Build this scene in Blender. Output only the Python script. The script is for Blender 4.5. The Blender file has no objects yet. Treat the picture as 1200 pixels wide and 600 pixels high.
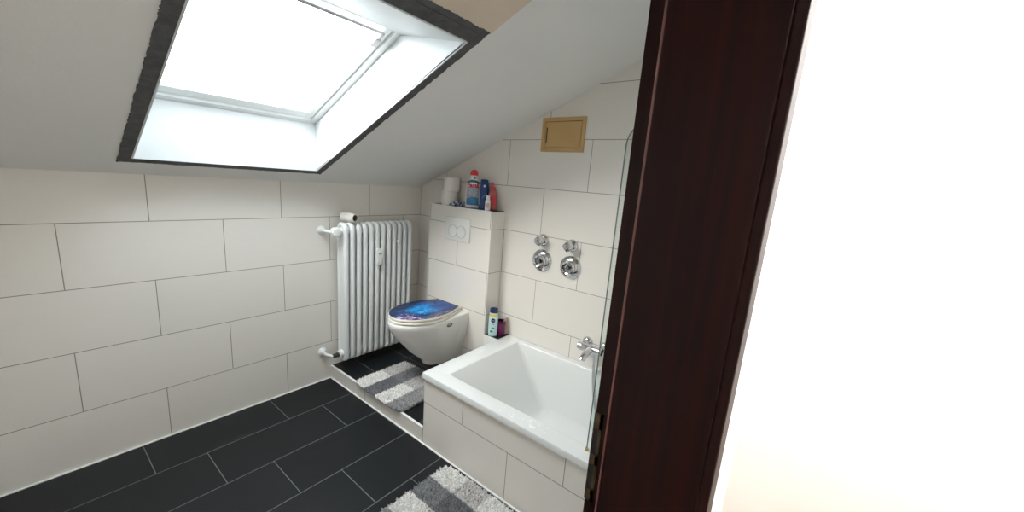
import bpy, bmesh, math, random
from mathutils import Vector, Matrix, noise
random.seed(7)
S = bpy.context.scene
COL = S.collection
PI = math.pi

# ------------------------------------------------------------------ objects
class MB:
    """collects shapes and links them as one mesh object"""
    def __init__(s): s.v = []; s.f = []
    def add(s, vs, fs):
        n = len(s.v); s.v += [tuple(p) for p in vs]; s.f += [tuple(i + n for i in f) for f in fs]; return s
    def box(s, a, b):
        (x0, y0, z0), (x1, y1, z1) = a, b
        x0, x1 = min(x0, x1), max(x0, x1); y0, y1 = min(y0, y1), max(y0, y1); z0, z1 = min(z0, z1), max(z0, z1)
        return s.add([(x0,y0,z0),(x1,y0,z0),(x1,y1,z0),(x0,y1,z0),(x0,y0,z1),(x1,y0,z1),(x1,y1,z1),(x0,y1,z1)],
                     [(3,2,1,0),(4,5,6,7),(0,1,5,4),(1,2,6,5),(2,3,7,6),(3,0,4,7)])
    def prism(s, poly, h):
        """poly: 3-D points of one planar outline, h: extrusion vector"""
        n = len(poly); h = Vector(h)
        nv = Vector((0,0,0))
        for i in range(n): nv += Vector(poly[i]).cross(Vector(poly[(i+1) % n]))
        if nv.dot(h) > 0: poly = poly[::-1]
        top = [Vector(p) + h for p in poly]
        return s.add(list(poly) + top, [tuple(range(n)), tuple(range(2*n-1, n-1, -1))] + [((i+1) % n, i, i+n, (i+1) % n + n) for i in range(n)])
    def loft(s, loops, cap0=True, cap1=True, closed=True):
        n = len(loops[0]); vs = [p for l in loops for p in l]; fs = []
        for k in range(len(loops)-1):
            for i in range(n if closed else n-1):
                j = (i+1) % n
                fs.append((k*n+i, k*n+j, (k+1)*n+j, (k+1)*n+i))
        if cap0: fs.append(tuple(range(n-1, -1, -1)))
        if cap1: fs.append(tuple((len(loops)-1)*n + i for i in range(n)))
        return s.add(vs, fs)
    def lathe(s, prof, n=28, o=(0,0,0), axis=(0,0,1), sx=1, sy=1):
        q = Vector((0,0,1)).rotation_difference(Vector(axis)).to_matrix(); o = Vector(o)
        loops = [[o + q @ Vector((r*sx*math.cos(2*PI*i/n), r*sy*math.sin(2*PI*i/n), z)) for i in range(n)] for r, z in prof]
        return s.loft(loops, prof[0][0] > 0, prof[-1][0] > 0)
    def tube(s, path, r, n=10, closed=False, rx=None):
        """tube along a path; r may be a list"""
        P = [Vector(p) for p in path]; m = len(P); loops = []
        t0 = (P[1] - P[0]).normalized()
        up = Vector((0,0,1)) if abs(t0.z) < .9 else Vector((1,0,0))
        u = t0.cross(up).normalized()
        for i in range(m):
            a = P[i-1] if (i > 0 or closed) else P[i]; b = P[(i+1) % m] if (i < m-1 or closed) else P[i]
            t = (b - a).normalized(); u = (u - t*u.dot(t)).normalized(); w = t.cross(u)
            rr = r[i] if isinstance(r, (list, tuple)) else r
            loops.append([P[i] + u*(rr if rx is None else rx)*math.cos(2*PI*k/n) + w*rr*math.sin(2*PI*k/n) for k in range(n)])
        if closed: loops.append(loops[0])
        return s.loft(loops, not closed, not closed)
    def build(s, name, m, parent=None, loc=None, bevel=0, smooth=True, seg=2, sub=0, angle=38):
        me = bpy.data.meshes.new(name); me.from_pydata(s.v, [], s.f); me.update()
        bm = bmesh.new(); bm.from_mesh(me); bmesh.ops.recalc_face_normals(bm, faces=bm.faces); bm.to_mesh(me); bm.free()
        o = bpy.data.objects.new(name, me); COL.objects.link(o)
        if m: me.materials.append(m)
        if parent: o.parent = parent
        if loc: o.location = loc
        if smooth:
            me.shade_smooth(); me.set_sharp_from_angle(angle=math.radians(angle))
        if bevel:
            b = o.modifiers.new('bevel', 'BEVEL'); b.width = bevel; b.segments = seg; b.limit_method = 'ANGLE'; b.angle_limit = math.radians(35); b.harden_normals = False
        if sub:
            d = o.modifiers.new('sub', 'SUBSURF'); d.levels = sub; d.render_levels = sub
        return o

def tag(o, label=None, cat=None, group=None, kind=None):
    if label: o['label'] = label
    if cat: o['category'] = cat
    if group: o['group'] = group
    if kind: o['kind'] = kind
    return o
def thing(name, loc, label, cat, rotz=0, group=None):
    o = bpy.data.objects.new(name, None); COL.objects.link(o); o.empty_display_size = .05
    o.location = loc; o.rotation_euler = (0, 0, rotz)
    return tag(o, label, cat, group)
def struct(o, label=None):
    o['kind'] = 'structure'
    if label: o['label'] = label
    return o
def dup(root, loc, label=None):
    r = root.copy(); COL.objects.link(r); r.location = loc
    if label: r['label'] = label
    for ch in list(root.children):
        c = ch.copy(); COL.objects.link(c); c.parent = r
        for g in ch.children:
            d = g.copy(); COL.objects.link(d); d.parent = c
    return r
def text_mesh(body, size, bold=0.):
    cu = bpy.data.curves.new('t', 'FONT'); cu.body = body; cu.size = size; cu.align_x = 'CENTER'; cu.align_y = 'CENTER'; cu.resolution_u = 3; cu.offset = bold
    o = bpy.data.objects.new('t', cu); COL.objects.link(o)
    dg = bpy.context.evaluated_depsgraph_get(); ev = o.evaluated_get(dg); me = ev.to_mesh()
    vs = [tuple(v.co) for v in me.vertices]; fs = [tuple(p.vertices) for p in me.polygons]
    ev.to_mesh_clear(); bpy.data.objects.remove(o); bpy.data.curves.remove(cu)
    return vs, fs

# ------------------------------------------------------------------ materials
def mat(name, c, rough=.5, metal=0, spec=.5, coat=0, emit=0, bump=None, var=None, sheen=0):
    m = bpy.data.materials.new(name); m.use_nodes = True
    nt = m.node_tree; b = nt.nodes['Principled BSDF']
    b.inputs['Base Color'].default_value = (*c, 1); b.inputs['Roughness'].default_value = rough
    b.inputs['Metallic'].default_value = metal; b.inputs['Specular IOR Level'].default_value = spec
    b.inputs['Coat Weight'].default_value = coat
    if sheen: b.inputs['Sheen Weight'].default_value = sheen
    if emit:
        b.inputs['Emission Color'].default_value = (*c, 1); b.inputs['Emission Strength'].default_value = emit
    tc = nt.nodes.new('ShaderNodeTexCoord')
    if var:   # (scale, amount) : slow colour variation
        n = nt.nodes.new('ShaderNodeTexNoise'); n.inputs['Scale'].default_value = var[0]; n.inputs['Detail'].default_value = 4
        nt.links.new(tc.outputs['Object'], n.inputs['Vector'])
        r = nt.nodes.new('ShaderNodeValToRGB')
        r.color_ramp.elements[0].position = .3; r.color_ramp.elements[1].position = .7
        r.color_ramp.elements[0].color = (*[x*(1-var[1]) for x in c], 1); r.color_ramp.elements[1].color = (*[min(1, x*(1+var[1])) for x in c], 1)
        nt.links.new(n.outputs['Fac'], r.inputs['Fac']); nt.links.new(r.outputs['Color'], b.inputs['Base Color'])
    if bump:  # (scale, strength, distance)
        n = nt.nodes.new('ShaderNodeTexNoise'); n.inputs['Scale'].default_value = bump[0]; n.inputs['Detail'].default_value = 5
        nt.links.new(tc.outputs['Object'], n.inputs['Vector'])
        k = nt.nodes.new('ShaderNodeBump'); k.inputs['Strength'].default_value = bump[1]; k.inputs['Distance'].default_value = bump[2]
        nt.links.new(n.outputs['Fac'], k.inputs['Height']); nt.links.new(k.outputs['Normal'], b.inputs['Normal'])
    return m

def tile_mat(name, ua, va, u0, v0, w, h, shift, c, grout, gw=.0022, rough=.4, us=1, wave=.12, streak=(6, 60), spec=.5, varam=.02):
    """rectangular tiles in object space; ua/va = axis index for u and v, each row moved by `shift`"""
    m = bpy.data.materials.new(name); m.use_nodes = True; nt = m.node_tree; b = nt.nodes['Principled BSDF']; L = nt.links.new
    tc = nt.nodes.new('ShaderNodeTexCoord'); sp = nt.nodes.new('ShaderNodeSeparateXYZ'); L(tc.outputs['Object'], sp.inputs[0])
    def M(op, a, bb=None, c_=None):
        n = nt.nodes.new('ShaderNodeMath'); n.operation = op
        for i, x in enumerate((a, bb, c_)):
            if x is None: continue
            if isinstance(x, (int, float)): n.inputs[i].default_value = x
            else: L(x, n.inputs[i])
        return n.outputs[0]
    U = M('SUBTRACT', M('MULTIPLY', sp.outputs[ua], us), u0); V = M('DIVIDE', M('SUBTRACT', sp.outputs[va], v0), h)
    row = M('FLOOR', V); fv = M('SUBTRACT', V, row)
    uu = M('DIVIDE', M('SUBTRACT', U, M('MULTIPLY', row, shift)), w)
    colm = M('FLOOR', uu); fu = M('SUBTRACT', uu, colm)
    du = M('MULTIPLY', M('MINIMUM', fu, M('SUBTRACT', 1., fu)), w); dv = M('MULTIPLY', M('MINIMUM', fv, M('SUBTRACT', 1., fv)), h)
    d = M('MINIMUM', du, dv)
    mask = nt.nodes.new('ShaderNodeMapRange'); mask.inputs['From Min'].default_value = gw*.5; mask.inputs['From Max'].default_value = gw*.5+.0012
    L(d, mask.inputs['Value'])
    cid = nt.nodes.new('ShaderNodeCombineXYZ'); L(colm, cid.inputs[0]); L(row, cid.inputs[1])
    wn = nt.nodes.new('ShaderNodeTexWhiteNoise'); wn.noise_dimensions = '2D'; L(cid.outputs[0], wn.inputs['Vector'])
    # streaky surface
    mp = nt.nodes.new('ShaderNodeCombineXYZ'); L(M('MULTIPLY', sp.outputs[ua], streak[0]), mp.inputs[0]); L(M('MULTIPLY', sp.outputs[va], streak[1]), mp.inputs[1])
    L(wn.outputs['Value'], mp.inputs[2])
    no = nt.nodes.new('ShaderNodeTexNoise'); no.inputs['Scale'].default_value = 1; no.inputs['Detail'].default_value = 3; L(mp.outputs[0], no.inputs['Vector'])
    k = M('ADD', 1 - varam, M('MULTIPLY', M('ADD', wn.outputs['Value'], no.outputs['Fac']), varam))
    hv = nt.nodes.new('ShaderNodeMix'); hv.data_type = 'RGBA'; hv.blend_type = 'MULTIPLY'; hv.inputs[0].default_value = 1
    hv.inputs[6].default_value = (*c, 1); L(k, hv.inputs[7])
    mx = nt.nodes.new('ShaderNodeMix'); mx.data_type = 'RGBA'; L(mask.outputs[0], mx.inputs[0]); mx.inputs[6].default_value = (*grout, 1); L(hv.outputs[2], mx.inputs[7])
    L(mx.outputs[2], b.inputs['Base Color'])
    rr = nt.nodes.new('ShaderNodeMapRange'); rr.inputs['To Min'].default_value = .85; rr.inputs['To Max'].default_value = rough; L(mask.outputs[0], rr.inputs['Value']); L(rr.outputs[0], b.inputs['Roughness'])
    b.inputs['Specular IOR Level'].default_value = spec
    bp = nt.nodes.new('ShaderNodeBump'); bp.inputs['Strength'].default_value = .35; bp.inputs['Distance'].default_value = .002
    L(M('ADD', mask.outputs[0], M('MULTIPLY', no.outputs['Fac'], wave)), bp.inputs['Height']); L(bp.outputs['Normal'], b.inputs['Normal'])
    return m

def glass_mat(name, tint, refl=.04, rough=.0):
    m = bpy.data.materials.new(name); m.use_nodes = True; nt = m.node_tree; nt.nodes.clear(); L = nt.links.new
    o = nt.nodes.new('ShaderNodeOutputMaterial'); t = nt.nodes.new('ShaderNodeBsdfTransparent'); t.inputs[0].default_value = (*tint, 1)
    g = nt.nodes.new('ShaderNodeBsdfGlossy'); g.inputs['Roughness'].default_value = rough
    lw = nt.nodes.new('ShaderNodeLayerWeight'); pw = nt.nodes.new('ShaderNodeMath'); pw.operation = 'POWER'; pw.inputs[1].default_value = 5; L(lw.outputs['Facing'], pw.inputs[0])
    ma = nt.nodes.new('ShaderNodeMath'); ma.operation = 'MULTIPLY_ADD'; ma.inputs[1].default_value = .8; ma.inputs[2].default_value = refl; L(pw.outputs[0], ma.inputs[0])
    mx = nt.nodes.new('ShaderNodeMixShader'); L(ma.outputs[0], mx.inputs[0]); L(t.outputs[0], mx.inputs[1]); L(g.outputs[0], mx.inputs[2]); L(mx.outputs[0], o.inputs[0])
    return m

WT = (.785, .747, .698); GR = (.26, .24, .22)
M_ = {}
M_['tile_right'] = tile_mat('tile_right', 1, 2, .91, 1.183-.9, .6, .3, .3, WT, GR, us=-1)
# rows: row 0 starts at z .283; joints in row k sit at .91+.3k (mod .6)
M_['tile_back'] = tile_mat('tile_back', 0, 2, .763, .283, .6, .3, .3, WT, GR, us=-1)
M_['tile_left'] = tile_mat('tile_left', 1, 2, .2, .283, .6, .3, .3, WT, GR, us=-1)
M_['tile_front'] = tile_mat('tile_front', 0, 2, .1, .283, .6, .3, .3, WT, GR, us=-1)
M_['tile_box'] = tile_mat('tile_box', 1, 2, .9, .583, .6, .3, .3, WT, GR, us=-1)
M_['tile_apron'] = tile_mat('tile_apron', 1, 2, 1.635, -.038, .6, .3, .3, WT, GR, us=-1)
M_['tile_step'] = tile_mat('tile_step', 1, 2, .444, -.3, .6, .6, 0, WT, GR, us=-1)
M_['floor_tile'] = tile_mat('floor_tile', 0, 1, .98, .31, .6, .3025, .2, (.0075, .0092, .011), (.17, .18, .185), gw=.0026, rough=.40, us=-1, wave=.5, streak=(14, 160), varam=.25, spec=.32)
M_['floor_tile2'] = tile_mat('floor_tile2', 1, 0, .285, -.3+.001, .6, .3025, .25, (.0075, .0092, .011), (.17, .18, .185), gw=.0026, rough=.40, us=-1, wave=.5, streak=(14, 160), varam=.25, spec=.32)
M_['dark_tile'] = mat('dark_tile', (.012, .014, .017), .38, var=(30, .3))
M_['trim_white'] = mat('trim_white', (.86, .85, .83), .4)
M_['plaster'] = mat('plaster', (.78, .775, .76), .9, bump=(60, .15, .004), var=(3, .015))
M_['plaster_beige'] = mat('plaster_beige', (.70, .59, .48), .9, bump=(80, .2, .004), var=(5, .03))
M_['plaster_white'] = mat('plaster_white', (.85, .85, .84), .9, bump=(90, .1, .003))
M_['anthracite'] = mat('anthracite', (.085, .085, .088), .8, bump=(120, .6, .006), var=(30, .25))
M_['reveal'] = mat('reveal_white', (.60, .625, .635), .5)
M_['sash'] = mat('sash_white', (.80, .82, .82), .35)
M_['sash_gray'] = mat('sash_gray', (.42, .42, .43), .4)
M_['metal_gray'] = mat('metal_gray', (.6, .6, .6), .35, metal=.8)
M_['pane'] = glass_mat('window_pane', (.97, .98, .98))
M_['screen'] = glass_mat('shower_glass', (.93, .965, .95))
M_['glass_edge'] = mat('glass_edge', (.17, .19, .18), .2, spec=.6)
M_['radiator'] = mat('radiator_paint', (.80, .82, .82), .40, var=(14, .02))
M_['radiator_dark'] = mat('dark_nut', (.09, .08, .07), .5, metal=.5)
M_['white_plastic'] = mat('white_plastic', (.80, .80, .78), .35)
M_['plastic_grey'] = mat('plastic_grey', (.40, .40, .40), .35)
M_['ceramic'] = mat('ceramic', (.80, .79, .76), .10, coat=.4)
M_['acryl'] = mat('bath_acrylic', (.76, .77, .765), .14, coat=.5)
M_['seat'] = mat('seat_cream', (.78, .74, .66), .3)
M_['chrome'] = mat('chrome', (.64, .64, .65), .08, metal=1)
M_['chrome_dark'] = mat('chrome_dark', (.30, .30, .31), .22, metal=1)
M_['hose'] = mat('metal_hose', (.55, .55, .56), .3, metal=1)
M_['black'] = mat('black', (.006, .006, .006), .6)
M_['tan'] = mat('tan_enamel', (.55, .35, .135), .38, var=(6, .03))
M_['paper'] = mat('tissue_paper', (.82, .79, .74), .95, bump=(250, .3, .003))
M_['card'] = mat('cardboard', (.20, .15, .11), .9)
M_['brass'] = mat('old_brass', (.085, .064, .04), .45, metal=.85, var=(40, .3))
M_['gold'] = mat('brass_yellow', (.5, .38, .16), .35, metal=.7)
M_['p_white'] = mat('bottle_white', (.80, .80, .80), .3)
M_['p_red'] = mat('cap_red', (.62, .035, .05), .35)
M_['p_redpink'] = mat('bottle_red', (.42, .10, .095), .3)
M_['p_blue'] = mat('bottle_blue', (.006, .042, .17), .3, var=(25, .25))
M_['p_navy'] = mat('cap_navy', (.01, .022, .10), .35)
M_['p_cyan'] = mat('label_blue', (.04, .20, .42), .4, var=(60, .3))
M_['p_teal'] = mat('label_teal', (.02, .13, .20), .4)
M_['p_grey'] = mat('label_grey', (.36, .37, .43), .5, var=(120, .35))
M_['p_yellow'] = mat('label_yellow', (.75, .55, .10), .5)
M_['p_mint'] = mat('bottle_mint', (.55, .74, .74), .3)
M_['p_green'] = mat('label_green', (.05, .25, .20), .5)
M_['p_purple'] = mat('cup_purple', (.135, .006, .075), .35)
M_['p_purple2'] = mat('cup_rim', (.06, .003, .035), .4)
M_['p_pink'] = mat('net_pink', (.62, .45, .42), .8)
M_['p_film'] = mat('film_white', (.6, .64, .70), .35)
M_['p_ink'] = mat('ink_red', (.55, .02, .03), .5)
M_['lamp'] = mat('fill_lamp_glow', (1, .96, .9), .5, emit=2.0)  # emission for the dome of the added hallway fill lamp
M_['hall_floor'] = mat('hall_wood', (.32, .2, .11), .5, var=(4, .2))

def wood(name, c1, c2, rough, axis_scale=(40, 40, 1.2)):
    m = bpy.data.materials.new(name); m.use_nodes = True; nt = m.node_tree; b = nt.nodes['Principled BSDF']; L = nt.links.new
    tc = nt.nodes.new('ShaderNodeTexCoord'); mp = nt.nodes.new('ShaderNodeMapping'); mp.inputs['Scale'].default_value = axis_scale; L(tc.outputs['Object'], mp.inputs[0])
    n = nt.nodes.new('ShaderNodeTexNoise'); n.inputs['Scale'].default_value = 1.5; n.inputs['Detail'].default_value = 5; L(mp.outputs[0], n.inputs['Vector'])
    r = nt.nodes.new('ShaderNodeValToRGB'); r.color_ramp.elements[0].position = .35; r.color_ramp.elements[1].position = .7
    r.color_ramp.elements[0].color = (*c1, 1); r.color_ramp.elements[1].color = (*c2, 1); L(n.outputs['Fac'], r.inputs[0]); L(r.outputs[0], b.inputs['Base Color'])
    b.inputs['Roughness'].default_value = rough; b.inputs['Specular IOR Level'].default_value = .18
    return m
M_['mahogany'] = wood('mahogany', (.008, .0010, .0008), (.020, .0027, .0019), .45)
M_['seal'] = mat('door_seal', (.22, .09, .08), .25)

# ------------------------------------------------------------------ dimensions (metres, Z up)
# X: right wall at 0, room towards -X.  Y: back wall (under the roof slope) at 0, room towards -Y.
XL, YF = -2.36, -2.30          # left wall, door wall
YH = -2.486                    # hall face of the door wall
SL, Z0 = .4465, 1.409          # roof slope
TH = math.atan(SL)
sv = Vector((0, -math.cos(TH), math.sin(TH))); nv = Vector((0, math.sin(TH), math.cos(TH)))
def P(x, s, d=0): return Vector((x, 0, Z0)) + sv*s + nv*d
def zs(y): return Z0 - SL*y
ZT = zs(YF)

# ------------------------------------------------------------------ room shell
T = .12
b = MB().prism([(0,T,-.02),(0,YH,-.02),(0,YH,ZT+.1),(0,YF,ZT+.1),(0,0,Z0+.05),(0,T,Z0+.05)], (T,0,0))
struct(b.build('wall_right', M_['tile_right'], smooth=False))
struct(MB().box((XL-T,0,-.02),(0,T,Z0+.04)).build('wall_back', M_['tile_back'], smooth=False))
struct(MB().prism([(XL,0,-.02),(XL,YH,-.02),(XL,YH,ZT+.1),(XL,YF,ZT+.1),(XL,0,Z0+.05)], (-T,0,0)).build('wall_left', M_['tile_left'], smooth=False))
# door wall with its opening (right jamb face at X=-1.437)
XJ, XJL, ZH = -1.417, -2.315, 2.02
w = MB(); w.box((XJ,YF-.003,-.02),(0,YH,ZT+.1)); w.box((XL,YF-.003,-.02),(XJL,YH,ZT+.1)); w.box((XJL,YF-.003,ZH),(XJ,YH,ZT+.1))
struct(w.build('wall_front', M_['plaster_white'], smooth=False))
struct(MB().box((XL-T,T,-.06),(T,YH,0)).build('floor', M_['floor_tile'], smooth=False))

# roof slope with the skylight hole
WX0, WX1 = -.932, -1.722       # right / left edge of the hole
WS0, WS1 = .199, 1.5226        # lower / upper edge along the slope
SE = (ZT - Z0)/math.sin(TH)
c = MB()
def slab(x0, x1, s0, s1): c.prism([P(x0,s0),P(x1,s0),P(x1,s1),P(x0,s1)], nv*.03)
slab(XL-.05,.05,-.05,WS0-.01); slab(XL-.05,.05,WS1+.01,SE+.1); slab(XL-.05,WX1-.01,WS0-.01,WS1+.01); slab(WX0+.01,.05,WS0-.01,WS1+.01)
struct(c.build('ceiling', M_['plaster'], smooth=False))
# beige strip of older plaster above the skylight
c = MB(); c.prism([P(-.876,1.60,-.004),P(-.868,SE-.02,-.004),P(-1.80,SE-.02,-.004),P(-1.80,1.60,-.004)], nv*.008)
struct(c.build('trim_1', M_['plaster_beige'], smooth=False), 'beige band of plaster above the roof window')

# skylight: reveal, frame, sash, pane
win = bpy.data.objects.new('window_1', None); COL.objects.link(win); struct(win, 'roof window in the slope, glowing with daylight')
D1 = .238; ST, SB = 1.188, .304
Rv = MB()
def quad(a, b_, c_, d_, th):
    n = (b_-a).cross(d_-a).normalized()*th; Rv.prism([a,b_,c_,d_], n)
x0, x1 = WX0, WX1
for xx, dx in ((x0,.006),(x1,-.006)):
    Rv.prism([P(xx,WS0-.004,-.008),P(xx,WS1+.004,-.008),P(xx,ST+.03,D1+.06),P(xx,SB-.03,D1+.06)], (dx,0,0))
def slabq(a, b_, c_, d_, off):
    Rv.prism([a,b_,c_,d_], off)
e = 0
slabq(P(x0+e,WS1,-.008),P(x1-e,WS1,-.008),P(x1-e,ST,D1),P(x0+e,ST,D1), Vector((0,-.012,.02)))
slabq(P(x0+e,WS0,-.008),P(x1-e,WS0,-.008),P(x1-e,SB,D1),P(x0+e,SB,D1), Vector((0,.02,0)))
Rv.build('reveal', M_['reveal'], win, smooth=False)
def sbar(mb, xa, xb, sa, sb, da, db): mb.prism([P(xa,sa,da),P(xb,sa,da),P(xb,sb,da),P(xa,sb,da)], nv*(db-da))
fr = MB(); g = .068
sbar(fr, x0+.02, x0-.030, SB-.05, ST+.05, D1+.004, D1+.10); sbar(fr, x1-.02, x1+.030, SB-.05, ST+.05, D1+.004, D1+.10)
sbar(fr, x0-.030, x1+.030, ST-.004, ST+.05, D1+.004, D1+.10); sbar(fr, x0-.030, x1+.030, SB-.05, SB+.03, D1+.004, D1+.10)
fr.build('frame', M_['sash'], win, bevel=.002, smooth=False)
sa = MB()
sbar(sa, x0-.032, x0-g, SB+.03, ST-.004, D1+.016, D1+.075); sbar(sa, x1+.032, x1+g, SB+.03, ST-.004, D1+.016, D1+.075)
sbar(sa, x0-g, x1+g, SB+.032, SB+.09, D1+.016, D1+.075)
sash = sa.build('sash', M_['sash'], win, bevel=.003, smooth=False)
hb = MB(); sbar(hb, x0-.075, x1+.075, ST-.040, ST-.024, D1-.004, D1+.02); hb.build('vent_bar', M_['sash_gray'], win, bevel=.002, smooth=False)
for xx in (x0-.066, x1+.066):
    hn = MB(); k = -1 if xx == x0-.066 else 1
    sbar(hn, xx-k*.012, xx+k*.018, ST-.125, ST-.075, D1-.004, D1+.02); sbar(hn, xx-k*.004, xx+k*.012, ST-.075, ST-.035, D1-.002, D1+.02); hn.build('hinge', M_['sash_gray'], sash, bevel=.003, smooth=False)
pn = MB(); sbar(pn, x0-g+.004, x1+g-.004, SB+.085, ST-.004, D1+.045, D1+.049); pn.build('pane', M_['pane'], win, smooth=False)

# rough anthracite trim around the opening
def jag(x, s, dx, ds): return P(x+dx*random.uniform(-1,1), s+ds*random.uniform(-1,1), -.005)
tr = MB(); n = 260
def strip(inner, outer, outd):
    L0 = []; L1 = []
    for i in range(n+1):
        t = i/n; a = inner[0].lerp(inner[1], t); o = outer[0].lerp(outer[1], t) + outd*random.uniform(-1,1)*.0022 + outd*.0025*(noise.noise((t*14,outd.x*3,outd.z))+noise.noise((t*45,1,outd.z)))
        L0.append(a); L1.append(o)
    for i in range(n): tr.prism([L0[i],L0[i+1],L1[i+1],L1[i]], nv*.006)
q = -.005
XR = Vector((1,0,0))
strip((P(x0,WS0-.02,q),P(x0,WS1,q)),(P(x0+.047,WS0-.06,q),P(x0+.049,WS1+.085,q)),XR)
strip((P(x1,WS0-.02,q),P(x1,WS1,q)),(P(x1-.047,WS0-.06,q),P(x1-.049,WS1+.085,q)),XR)
strip((P(x0,WS1,q),P(x1,WS1,q)),(P(x0+.049,WS1+.086,q),P(x1-.049,WS1+.086,q)),sv)
strip((P(x0,WS0,q),P(x1,WS0,q)),(P(x0+.049,WS0-.05,q),P(x1-.049,WS0-.05,q)),sv)
sbar(tr, x0-.0, x1, WS1+.044, WS1+.060, -.008, -.004)
struct(tr.build('trim_2', M_['anthracite'], smooth=False), 'rough dark grey trim around the roof window')

# platform, its white edge trims
struct(MB().box((-.765,0,0),(0,-1.05,.091)).build('floor_platform', M_['floor_tile2'], smooth=False), 'raised floor platform under the toilet')
bpy.data.objects['floor_platform'].name = 'floor_step'
pl = bpy.data.objects['floor_step']
for v in pl.data.vertices:
    if v.co.z > .05: v.co.z = .095
struct(MB().box((-.77,0,0),(-.7655,-1.03,.092)).build('trim_3', M_['tile_step'], smooth=False), 'tiled riser of the step')
struct(MB().box((-.7725,0,.0915),(-.757,-1.03,.0965)).build('trim_4', M_['trim_white'], bevel=.0008, smooth=False), 'white edge profile along the step')
struct(MB().box((-.778,0,0),(-.770,YF,.004)).box((XL,-.008,0),(-.77,0,.004)).build('trim_5', M_['trim_white'], smooth=False), 'white joint along the floor')

# tub surround
ap = MB(); ap.box((-.77,-1.035,0),(-.745,YF,.41)); ap.box((-.745,-1.035,.095),(-.138,-1.055,.41))
struct(ap.build('wall_apron', M_['tile_apron'], smooth=False), 'tiled surround of the bathtub')
# cistern boxing with dark tiled top, ledge beside it
YB0, YB1, XB, ZB = -.290, -.908, -.138, 1.307
struct(MB().box((XB,YB0,.095),(0,YB1,ZB-.006)).build('wall_cistern', M_['tile_box'], smooth=False), 'tiled boxing behind the toilet')
struct(MB().box((XB+.006,YB0-.006,ZB-.006),(0,YB1+.006,ZB-.0005)).build('trim_6', M_['dark_tile'], smooth=False), 'dark tiled shelf on top of the boxing')
struct(MB().box((XB,YB1,.095),(0,-1.03,.436)).build('wall_ledge', M_['trim_white'], smooth=False), 'low ledge between boxing and bathtub')
struct(MB().box((XB+.007,YB1,.436),(0,-1.028,.441)).build('trim_7', M_['dark_tile'], smooth=False), 'dark tile on the low ledge')
struct(MB().box((XB-.0005,YB1,.434),(XB+.007,-1.03,.4425)).box((XB-.0012,YB1-.0004,.44),(XB+.0035,YB1+.004,ZB)).box((XB-.0012,YB0,ZB-.006),(XB+.006,YB1,ZB)).build('trim_8', M_['trim_white'], smooth=False), 'white edge profiles of the boxing')

# door frame
door = bpy.data.objects.new('door_1', None); COL.objects.link(door); struct(door, 'dark mahogany door frame at the entrance')
XS = -1.449
ln = MB(); ln.box((-1.437,-2.2965,0),(XJ,-2.330,ZH)); ln.box((XJL,-2.2965,0),(XJL+.02,-2.330,ZH)); ln.box((XJL,-2.2965,ZH-.02),(XJ,-2.330,ZH))
ln.build('rebate', M_['mahogany'], door, bevel=.001, smooth=False)
st = MB(); st.box((XS,-2.3268,0),(XJ,YH,ZH-.032)); st.box((XJL,-2.3268,0),(XJL+.032,YH,ZH-.032)); st.box((XJL,-2.3268,ZH-.032),(XJ,YH,ZH))
st.build('lining', M_['mahogany'], door, bevel=.0025, smooth=False)
se = MB(); se.tube([(-1.4415,-2.3238,0),(-1.4415,-2.3238,ZH-.03)], .0026, 8); se.tube([(XJL+.0245,-2.3225,0),(XJL+.0245,-2.3225,ZH-.03)], .0042, 8)
se.build('seal', M_['seal'], door)
cs = MB()
for (ya, yb) in ((YH, YH-.016), (YF+.001, YF+.014)):
    k = 0 if ya == YH else .048
    cs.box((XS+k+.001,ya,0),(XJ+.075,yb,ZH+.055)); 
    if ya == YH: cs.box((XJL+.031,ya,0),(XJL-.04,yb,ZH+.055))
    cs.box((XJL+.032,ya,ZH-.031+k),(XS+k+.001,yb,ZH+.055))
cs.build('casing', M_['mahogany'], door, bevel=.003, smooth=False)
stp = MB()   # strike plate with two cut-outs, built as a frame of bars
xa, xb = -1.4386, -1.4369; ya, yb = -2.2955, -2.3125
zc = [.912,.938,.992,1.014,1.068,1.100]
for z0_, z1_ in ((zc[0],zc[1]),(zc[2],zc[3]),(zc[4],zc[5])): stp.box((xa,ya,z0_),(xb,yb,z1_))
stp.box((xa,-2.3065,zc[0]),(xb,yb,zc[5])); stp.box((xa,ya,zc[0]),(xb,-2.2972,zc[5]))
plate = stp.build('strike_plate', M_['brass'], door, smooth=False)
plate['label'] = 'worn brass strike plate'
for z0_, z1_ in ((zc[1],zc[2]),(zc[3],zc[4])): MB().box((-1.4375,-2.2972,z0_),(-1.4368,-2.3065,z1_)).build('keep_hole', M_['black'], plate, smooth=False)
for zz in (.922, 1.087): MB().lathe([(.0036,0),(.0036,.0006),(.0015,.0011)], 12, (-1.4384,-2.3045,zz), (-1,0,0)).build('screw', M_['brass'], plate)

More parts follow.
